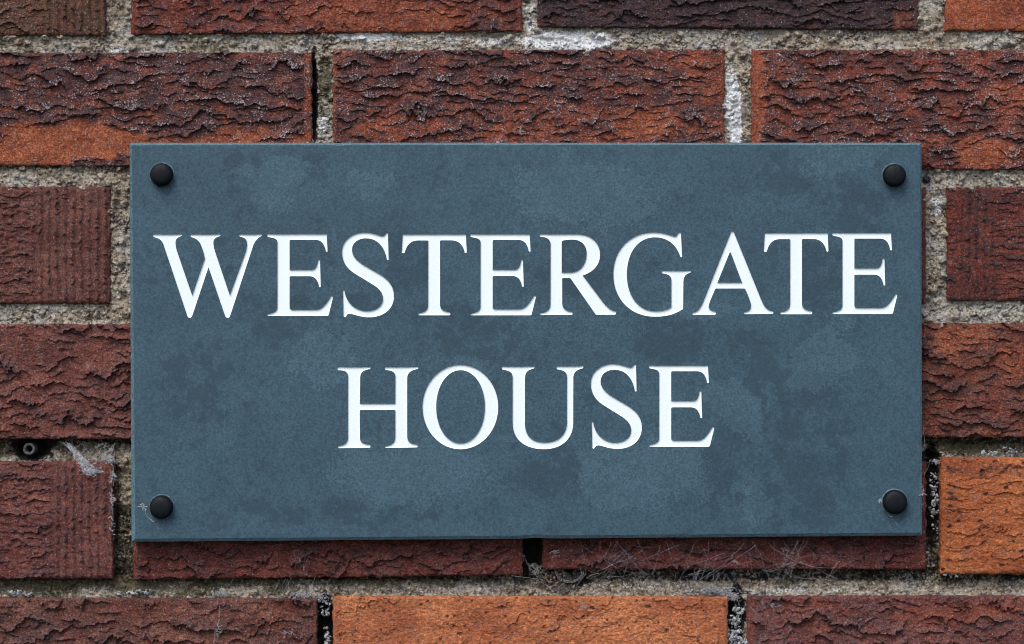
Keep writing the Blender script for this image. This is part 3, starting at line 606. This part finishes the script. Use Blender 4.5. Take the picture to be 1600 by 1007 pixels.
def plaque():
    base = pp(823, 847, 20)
    root = thing('name_plaque', 'blue-grey slate house name plaque with white engraved capitals, screwed to the brick wall', 'sign', (0, 0, 0))
    allL = [(placed(g, a, b_, c, e), lab) for (g, a, b_, c, e, lab) in WORD]
    # slab
    cor = [(202, 223.2), (1440.3, 223.2), (1441.2, 837.3), (205.2, 847.2)]
    rnd = np.random.RandomState(3)
    outer, inner, sides = [], [], []
    ins = {'t': 3.6, 'r': 3.2, 'b': 4.6, 'l': 5.2}
    inq = [(cor[0][0] + 4.2, cor[0][1] + 4.0), (cor[1][0] - 3.2, cor[1][1] + 3.6), (cor[2][0] - 3.8, cor[2][1] - 5), (cor[3][0] + 6.2, cor[3][1] - 5)]
    for e in range(4):
        a, b_ = cor[e], cor[(e + 1) % 4]; ia, ib = inq[e], inq[(e + 1) % 4]; n = 140 if e % 2 == 0 else 70
        for k in range(n):
            t = k / n; j = .35 * float(noise(np.array([t * 60.0]), np.array([e * 7.7]), 5)[0]); j2 = .55 * float(noise(np.array([t * 45.0]), np.array([e * 9.7 + 3]), 6)[0])
            chip = 0
            if e == 2: chip = 2.6 * math.exp(-((t - .487) / .012)**2)
            if e == 0: chip = 2.2 * math.exp(-((t - .262) / .003)**2)
            if k == 0: j = j2 = 0
            dx, dy = (0, 1) if e == 0 else (-1, 0) if e == 1 else (0, -1) if e == 2 else (1, 0)
            outer.append((a[0] + (b_[0] - a[0]) * t + dx * (j + chip * .4), a[1] + (b_[1] - a[1]) * t + dy * (j + chip * .4)))
            inner.append((ia[0] + (ib[0] - ia[0]) * t + dx * (j2 + chip), ia[1] + (ib[1] - ia[1]) * t + dy * (j2 + chip)))
    V2, F2 = filled([inner] + [l for L, _ in allL for l in L])
    V = [pp(x, y, 0) for x, y in V2]; F = orient(V, F2)
    def strip(la, da, lb, db):
        o = len(V); n = len(la)
        V.extend(pp(x, y, da) for x, y in la); V.extend(pp(x, y, db) for x, y in lb)
        for k in range(n):
            F.append((o + k, o + (k + 1) % n, o + n + (k + 1) % n, o + n + k))
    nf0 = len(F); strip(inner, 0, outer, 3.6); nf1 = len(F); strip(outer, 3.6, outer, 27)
    o = len(V); V.extend(pp(x, y, 27) for x, y in outer); F.append(tuple(range(o, o + len(outer))))
    for L, _ in allL:
        for l in L: strip(l, 0, l, .45)
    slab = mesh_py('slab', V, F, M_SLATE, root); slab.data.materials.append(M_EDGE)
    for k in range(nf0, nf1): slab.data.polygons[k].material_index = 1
    # engraved, painted letters
    for L, lab in allL:
        V, F = [], []
        def strip2(la, da, lb, db):
            o = len(V); n = len(la)
            V.extend(pp(x, y, da) for x, y in la); V.extend(pp(x, y, db) for x, y in lb)
            for k in range(n): F.append((o + k, o + (k + 1) % n, o + n + (k + 1) % n, o + n + k))
        fl = []
        for i, l in enumerate(L):
            l1 = inset(l, .45, i > 0); l2 = inset(l, 1.1, i > 0)
            strip2(l, .45, l1, 1.25); strip2(l1, 1.25, l2, 1.8); fl.append(l2)
        v2, f2 = filled(fl); o = len(V); vv = [pp(x, y, 1.8) for x, y in v2]; ff = orient(vv, f2)
        V.extend(vv); F.extend(tuple(o + k for k in f) for f in ff)
        lt = mesh_py('letter', V, F, M_PAINT, root); lt['label'] = lab
    # four domed screw caps
    def cap(cx, cy, r, notch):
        prof = [(r * .995, 0), (r, 3), (r * .995, 9), (r * .975, 12), (r * .93, 14.2), (r * .84, 16.0), (r * .70, 17.2), (r * .5, 18.1), (r * .25, 18.6)]
        n = 72; V, F = [], []
        for (q, z) in prof:
            for k in range(n):
                a = 2 * math.pi * k / n; V.append(pp(cx + q * math.cos(a), cy + q * math.sin(a), -z))
        V.append(pp(cx, cy, -18.7))
        for j in range(len(prof) - 1):
            for k in range(n): F.append((j * n + k, j * n + (k + 1) % n, (j + 1) * n + (k + 1) % n, (j + 1) * n + k))
        m = (len(prof) - 1) * n
        for k in range(n): F.append((m + k, m + (k + 1) % n, len(V) - 1))
        if notch:       # small moulding tab at the rim
            a0 = math.radians(103); o = len(V)
            for (da, q, z) in ((-.13, r * .97, 1), (.13, r * .97, 1), (.11, r * 1.10, 1), (-.11, r * 1.10, 1), (-.13, r * .97, 10), (.13, r * .97, 10), (.11, r * 1.08, 9), (-.11, r * 1.08, 9)):
                V.append(pp(cx + q * math.cos(a0 + da), cy + q * math.sin(a0 + da), -z))
            F.extend(tuple(o + i for i in f) for f in ((4, 5, 6, 7), (0, 3, 2, 1), (3, 7, 6, 2), (0, 4, 7, 3), (1, 2, 6, 5)))
        c = mesh_py('screw_cap', V, F, M_CAP, root, True)
        V, F = [], []
        rr = [(r * .9, .3), (r * .9, 1.7), (r + 1.0, 1.7), (r + 1.7, .9), (r + 1.7, 0)]
        for (q, z) in rr:
            for k in range(n):
                a = 2 * math.pi * k / n; V.append(pp(cx + q * math.cos(a), cy + q * math.sin(a), -z))
        for j in range(len(rr) - 1):
            for k in range(n): F.append((j * n + k, j * n + (k + 1) % n, (j + 1) * n + (k + 1) % n, (j + 1) * n + k))
        mesh_py('washer', V, F, M_WASH, c, True)
    sc = 1.0
    for (x, y, r, nt_) in ((253.4, 273.6, 18.0, True), (1396.6, 275.0, 18.0, False), (253, 792.3, 18.4, False), (1397.4, 784.5, 19.2, False)): cap(x, y, r, nt_)
plaque()

# ------------------------------------------------------------------ wall plug in its hole
def plug():
    t = thing('wall_plug', 'old round grey plastic wall plug in a dark hole in the mortar', 'wall plug', wp(43, 703, -14))
    cx, cy, n = 43.5, 702.5, 28; V, F = [], []
    rnd = random.Random(8)
    prof = [(9.6, -40), (9.8, -14), (9.4, -9.5), (7.6, -8.5), (5.6, -10), (5.0, -14), (4.8, -38)]
    jit = [rnd.uniform(-.5, .5) for _ in range(n)]
    for (q, z) in prof:
        for k in range(n):
            a = 2 * math.pi * k / n; p = wp(cx + (q + jit[k]) * math.cos(a), cy + (q + jit[k] * .6) * math.sin(a), z + jit[(k * 3) % n])
            V.append(tuple(p[i] - t.location[i] for i in range(3)))
    for j in range(len(prof) - 1):
        for k in range(n): F.append((j * n + k, j * n + (k + 1) % n, (j + 1) * n + (k + 1) % n, (j + 1) * n + k))
    mesh_py('sleeve', V, F, M_PLUG, t, True)
plug()

# ------------------------------------------------------------------ loose grit in the open joints
def grit(name, label, spots, mat, seed, cat='grit'):
    rnd = random.Random(seed); V, F = [], []
    ico = bmesh.new(); bmesh.ops.create_icosphere(ico, subdivisions=1, radius=1)
    iv = [v.co.copy() for v in ico.verts]; fi = [tuple(v.index for v in f.verts) for f in ico.faces]; ico.free()
    for (cx, cy, rx, ry, h, n, smin, smax) in spots:
        for _ in range(n):
            while True:
                a, b_ = rnd.uniform(-1, 1), rnd.uniform(-1, 1)
                if a * a + b_ * b_ < 1: break
            px, py = cx + a * rx, cy + b_ * ry; s_ = smin * .7 + (smax * 1.35 - smin * .7) * rnd.random()**2.2
            sx, sy, sz = s_ * rnd.uniform(.6, 1.3), s_ * rnd.uniform(.5, 1.0), s_ * rnd.uniform(.6, 1.1); rot = rnd.uniform(0, 3.14)
            hz = h + rnd.uniform(-3, 3) - 5 * max(abs(a), abs(b_)); o = len(V)
            c, s2 = math.cos(rot), math.sin(rot)
            for v in iv:
                k = 1 + rnd.uniform(-.22, .22)
                x, y, z = v.x * sx * k, v.y * sy * k, v.z * sz * k
                V.append(wp(px + x * c - y * s2, py + x * s2 + y * c, hz + z))
            F.extend(tuple(o + i for i in f) for f in fi)
    o = mesh_py(name, V, F, mat, None, False)
    return tag(o, label, cat, None, 'stuff')
grit('loose_grit', 'pale grey grit spilling down the open upright joint right of the bottom orange brick',
     [(1156, 950, 9, 12, -9, 26, 1.3, 2.8), (1150, 975, 9, 22, -8, 80, 1.3, 3.2), (1152, 1002, 16, 16, -7, 120, 1.3, 3.6), (1170, 1010, 16, 9, -5, 60, 1.2, 3.0), (1163, 1030, 22, 16, -6, 60, 1.3, 3)], M_GRITG, 11)
grit('loose_grit', 'grey grit along the top of the bottom orange brick at its right corner',
     [(1118, 924, 26, 7, -7, 90, 1.1, 2.8), (1142, 934, 10, 6, -5, 40, 1.1, 2.6), (1085, 927, 18, 4, -7, 40, 1, 2.2)], M_GRITG, 12)
grit('loose_grit', 'grey flecks of grit in the dark upright joint left of the bottom orange brick',
     [(508, 950, 7, 16, -10, 34, 1.2, 2.8), (500, 938, 22, 5, -8, 44, 1, 2.4), (510, 995, 6, 18, -10, 30, 1.2, 3), (478, 932, 22, 4, -7, 50, .9, 2.0)], M_GRITG, 13)
grit('loose_grit', 'brown granular dirt heap in the joint below the middle of the plaque',
     [(862, 905, 30, 15, -10, 300, 1.0, 2.4), (880, 922, 28, 7, -7, 130, 1, 2.2), (838, 890, 12, 8, -8, 60, 1, 2.4), (903, 935, 8, 10, -3, 40, .9, 2.0), (795, 923, 22, 4, -7, 50, 1, 2.2)], M_GRITB, 14)
grit('loose_grit', 'white and grey flakes hanging in the upright joint beside the right orange brick',
     [(1462, 790, 8, 22, -12, 50, 1.2, 3.0), (1461, 755, 8, 16, -12, 30, 1.2, 3.0), (1460, 722, 10, 4, -4, 20, 1, 2.2), (1463, 830, 6, 14, -14, 10, 1, 2.4), (1545, 709, 14, 4, -5, 26, 1.1, 2.6), (1580, 706, 24, 8, -8, 50, 1, 2.4), (1450, 870, 4, 8, -6, 9, 1, 2.4), (1487, 900, 13, 3, -3, 12, 1.2, 2.4)], M_GRITG, 15)
grit('loose_grit', 'small grey pellets lying on the bottom left brick',
     [(32, 928, 20, 5, -6, 42, 1.2, 3.0), (218, 926, 18, 4, -6, 36, 1.2, 3.2), (190, 928, 10, 3, -6, 18, 1, 2.2), (265, 919, 4, 3, -6, 4, 2, 3.6), (340, 928, 10, 5, -3, 20, 1, 2.2)], M_GRITG, 16)
grit('brick_crumb', 'small orange brick crumbs caught in the web on the left brick',
     [(121, 719, 5, 3, 1, 9, 1.2, 2.6), (133, 735, 6, 4, 4, 14, 1.1, 2.8)], M_CLAYBIT, 17, 'crumbs')

# ------------------------------------------------------------------ cobwebs
def web(label, strands, seed, clumps=(), mat=None, rad=.34):
    """strands: ((x,y,h),(x,y,h), sag, radius)   clumps: (x, y, h, rx, ry, n) mats of short fibres"""
    rnd = random.Random(seed); V, F = [], []
    def tube(pts, r):
        o = len(V); m = 4
        for i, p in enumerate(pts):
            q = pts[min(i + 1, len(pts) - 1)]; p0 = pts[max(i - 1, 0)]
            dx, dy = q[0] - p0[0], q[1] - p0[1]; L = math.hypot(dx, dy) or 1; nx, ny = -dy / L, dx / L
            rr = r * rnd.uniform(.7, 1.35)
            for k in range(m):
                a = math.pi / 2 * k; V.append(wp(p[0] + nx * rr * math.cos(a), p[1] + ny * rr * math.cos(a), p[2] + rr * math.sin(a)))
            if i:
                b0 = o + (i - 1) * m
                for k in range(m): F.append((b0 + k, b0 + (k + 1) % m, b0 + m + (k + 1) % m, b0 + m + k))
    for s_ in strands:
        a, b_ = s_[0], s_[1]; sag = s_[2] if len(s_) > 2 else 0; r = s_[3] if len(s_) > 3 else rad
        L = math.hypot(b_[0] - a[0], b_[1] - a[1]); n = max(4, int(L / 6)); pts = []
        r *= .72; w1, w2 = rnd.uniform(-.09, .09) * L, rnd.uniform(0, 6)
        for i in range(n + 1):
            t = i / n; k = 4 * t * (1 - t)
            pts.append((a[0] + (b_[0] - a[0]) * t + w1 * math.sin(t * 5 + w2) + .25 * w1 * math.sin(t * 17 + w2) + rnd.uniform(-.3, .3), a[1] + (b_[1] - a[1]) * t + sag * k + rnd.uniform(-.3, .3), a[2] + (b_[2] - a[2]) * t))
        tube(pts, r)
    for (cx, cy, h, rx, ry, n) in clumps:
        for _ in range(n):
            x, y = cx + rnd.gauss(0, .45) * rx, cy + rnd.gauss(0, .45) * ry; an = rnd.uniform(0, math.pi); L = rnd.uniform(3, 9)
            pts = []; z = h + rnd.uniform(-1.5, 2)
            for i in range(4):
                pts.append((x, y, z)); an += rnd.uniform(-.8, .8); x += math.cos(an) * L / 3; y += math.sin(an) * L / 3 * .8; z += rnd.uniform(-.6, .6)
            tube(pts, rnd.uniform(.25, .65))
    o = mesh_py('cobweb', V, F, mat or M_SILK, None, True)
    return tag(o, label, 'cobweb')
R_ = random.Random(77)
# below the plaque, right of the middle
st = []
nodes = [(R_.uniform(905, 1330), R_.uniform(846, 905), R_.uniform(8, 20)) for _ in range(58)]
for a in nodes:
    near = [q for q in nodes if q is not a and 8 < math.hypot(q[0] - a[0], q[1] - a[1]) < 48]
    for q in R_.sample(near, min(len(near), R_.choice((1, 2, 2)))): st.append((a, q, R_.uniform(-3, 4), R_.uniform(.10, .26)))
for k in range(16):
    x = R_.uniform(930, 1290); st.append(((x, 843, 26), (x + R_.uniform(-45, 45), R_.uniform(862, 925), R_.uniform(2, 10)), R_.uniform(-3, 4), R_.uniform(.16, .3)))
for (x0, y0, x1, y1) in ((1165, 848, 1085, 912), (1180, 850, 1100, 905), (955, 845, 935, 880), (980, 862, 945, 890), (1000, 858, 940, 892), (1130, 862, 1080, 883), (1060, 850, 985, 882), (1240, 850, 1260, 898), (1205, 850, 1300, 905)):
    st.append(((x0, y0, 20), (x1, y1, 4), 1, .36))
web('tangled grey cobweb threads across the dark brick below the right half of the plaque', st, 21, [(1147, 877, 10, 5, 2, 8), (1225, 862, 12, 16, 8, 14)])
# hanging over the upright joint at bottom
st = []
for k in range(26):
    x = R_.uniform(1082, 1150); st.append(((x, R_.uniform(888, 898), 2), (x + R_.uniform(-30, 22), R_.uniform(912, 930), -6), R_.uniform(-2, 3), R_.uniform(.2, .4)))
for k in range(16):
    x = R_.uniform(1165, 1215); st.append(((x, R_.uniform(930, 950), 4), (x + R_.uniform(-20, 45), R_.uniform(950, 1000), 5), R_.uniform(-2, 3), R_.uniform(.16, .3)))
web('wispy grey cobweb over the gap beside the orange brick at the bottom', st, 22, [(1120, 922, -2, 34, 8, 120), (1146, 930, -1, 14, 8, 50), (1207, 943, 5, 8, 5, 14)])
# funnel
st = []
for k in range(22):
    a = math.pi * k / 21; x = 890 + 22 * math.cos(a); y = 893 + 18 * math.sin(a)
    st.append(((x, y, -2), (888 + 8 * math.cos(a), 893 + 5 * math.sin(a), -26), 1, .4))
    if k: 
        a2 = math.pi * (k - 1) / 21
        for q in (1.0, .9): st.append(((890 + 22 * q * math.cos(a), 893 + 18 * q * math.sin(a), -2 - (1 - q) * 40), (890 + 22 * q * math.cos(a2), 893 + 18 * q * math.sin(a2), -2 - (1 - q) * 40), 0, .4))
for (x0, y0, x1, y1) in ((820, 868, 838, 905), (838, 905, 800, 900), (838, 905, 866, 925), (866, 925, 880, 912), (898, 912, 895, 930), (895, 930, 908, 947), (905, 878, 909, 898), (918, 895, 900, 915), (825, 880, 845, 896), (845, 896, 860, 885)):
    st.append(((x0, y0, 0), (x1, y1, 0), 0, .5))
web('small funnel shaped cobweb in the joint under the middle of the plaque', st, 23, [(912, 948, 4, 4, 5, 12), (838, 890, -3, 10, 8, 26), (865, 862, 9, 5, 4, 16)])
# left, over the joint by the wall plug
st = []
for k in range(14):
    t = k / 13; st.append(((96 + 20 * t * .6, 690 + 3 * t, -2), (138 + 10 * t, 738 - 8 * t, 5), -2 + 2 * t, .45))
for k in range(26):
    x = R_.uniform(118, 178); y = R_.uniform(692, 715); st.append(((x, y, -9), (x + R_.uniform(-18, 18), y + R_.uniform(4, 22), -3), 0, R_.uniform(.25, .5)))
for (x0, y0, x1, y1) in ((176, 696, 160, 716), (178, 700, 168, 722), (179, 693, 172, 705), (168, 715, 176, 728), (150, 722, 165, 715), (160, 700, 168, 692)):
    st.append(((x0, y0, -3), (x1, y1, 1), 1, .45))
web('white wedge shaped cobweb at the top corner of the left brick near the wall plug', st, 24, [(140, 735, 4, 9, 7, 90), (130, 722, 2, 6, 6, 40), (170, 717, 0, 8, 6, 40), (150, 735, 4, 8, 5, 30)], M_SILKW)
# crusty line down the right end of the same brick
st = [((177, 728, -1), (173, 790, -1), 0, .5), ((173, 790, -1), (175, 835, -1), 0, .45), ((176, 725, -1), (178, 760, -1), 0, .4)]
web('pale crusty cobweb line down the right end of the left brick', st, 25, [(176, 745, -1, 2, 12, 20), (174, 780, -1, 3, 16, 34), (174, 820, -1, 2, 16, 16)], M_SILKW)
# bottom left hanging thread
st = [((345, 915, 0), (341, 945, 9), 0, .5), ((341, 945, 9), (339, 1007, 9), 0, .65), ((339, 1007, 9), (341, 1040, 9), 0, .5), ((365, 905, 0), (345, 930, 1), 1, .3), ((410, 908, -4), (403, 925, -4), 1, .4), ((340, 928, 0), (330, 938, 3), 0, .4)]
web('single dusty cobweb thread hanging over the bottom left brick', st, 26, [(345, 925, 0, 7, 7, 40), (340, 985, 9, 2, 14, 14)])
st = []
for k in range(10):
    x = R_.uniform(425, 500); st.append(((x, R_.uniform(902, 912), -2), (x + R_.uniform(-14, 14), R_.uniform(922, 934), 0), 0, .3))
for k in range(9):
    x = R_.uniform(420, 490); st.append(((x, R_.uniform(852, 866), 14), (x + R_.uniform(-20, 20), R_.uniform(880, 903), 5), 0, .2))
web('thin dusty cobweb where the bottom left brick meets the open joint', st, 27, [(470, 928, -2, 18, 5, 60), (500, 932, -4, 8, 6, 30), (455, 985, 7, 3, 5, 8), (444, 990, 7, 2, 5, 8)])
# right edge of the plaque
PH = -YF / S
st = []
pts = [(1424, 692), (1432, 700), (1426, 712), (1436, 725), (1424, 738), (1430, 750), (1437, 757), (1434, 772), (1438, 790), (1436, 735)]
for a, b_ in zip(pts[:-1], pts[1:]): st.append(((a[0], a[1], PH + 1.2), (b_[0], b_[1], PH + 1.0), 0, .2))
st += [((1440, 700, PH - 2), (1438, 660, PH + .6), 0, .3), ((1440, 740, PH - 2), (1452, 722, 6), 1, .35), ((1440, 712, PH - 3), (1450, 716, 4), 1, .4)]
web('fine cobweb threads on the right edge of the plaque above the lower right cap', st, 28, [(1461, 721, 2, 6, 2, 12), (1438, 765, PH, 1.5, 18, 12)])
# wisps by the lower caps
def wisp(label, x, y, seed):
    st = [((x - 25, y - 8, PH + 1), (x - 22, y + 4, PH + 2), 0, .7), ((x - 23, y + 2, PH + 1.5), (x - 12, y + 19, PH + 1.5), 2, .4), ((x - 14, y + 17, PH + 1.5), (x - 7, y + 20, PH + 1.5), 2, .7), ((x - 12, y + 20, PH + 1), (x + 2, y + 34, PH + 1), 0, .16)]
    web(label, st, seed, [(x - 25, y - 4, PH + .8, 2.2, 5, 14)], M_SILKW)
wisp('tiny white web wisp on the left of the lower left screw cap', 253, 792, 31)
wisp('tiny white web wisp on the left of the lower right screw cap', 1397, 784.5, 32)
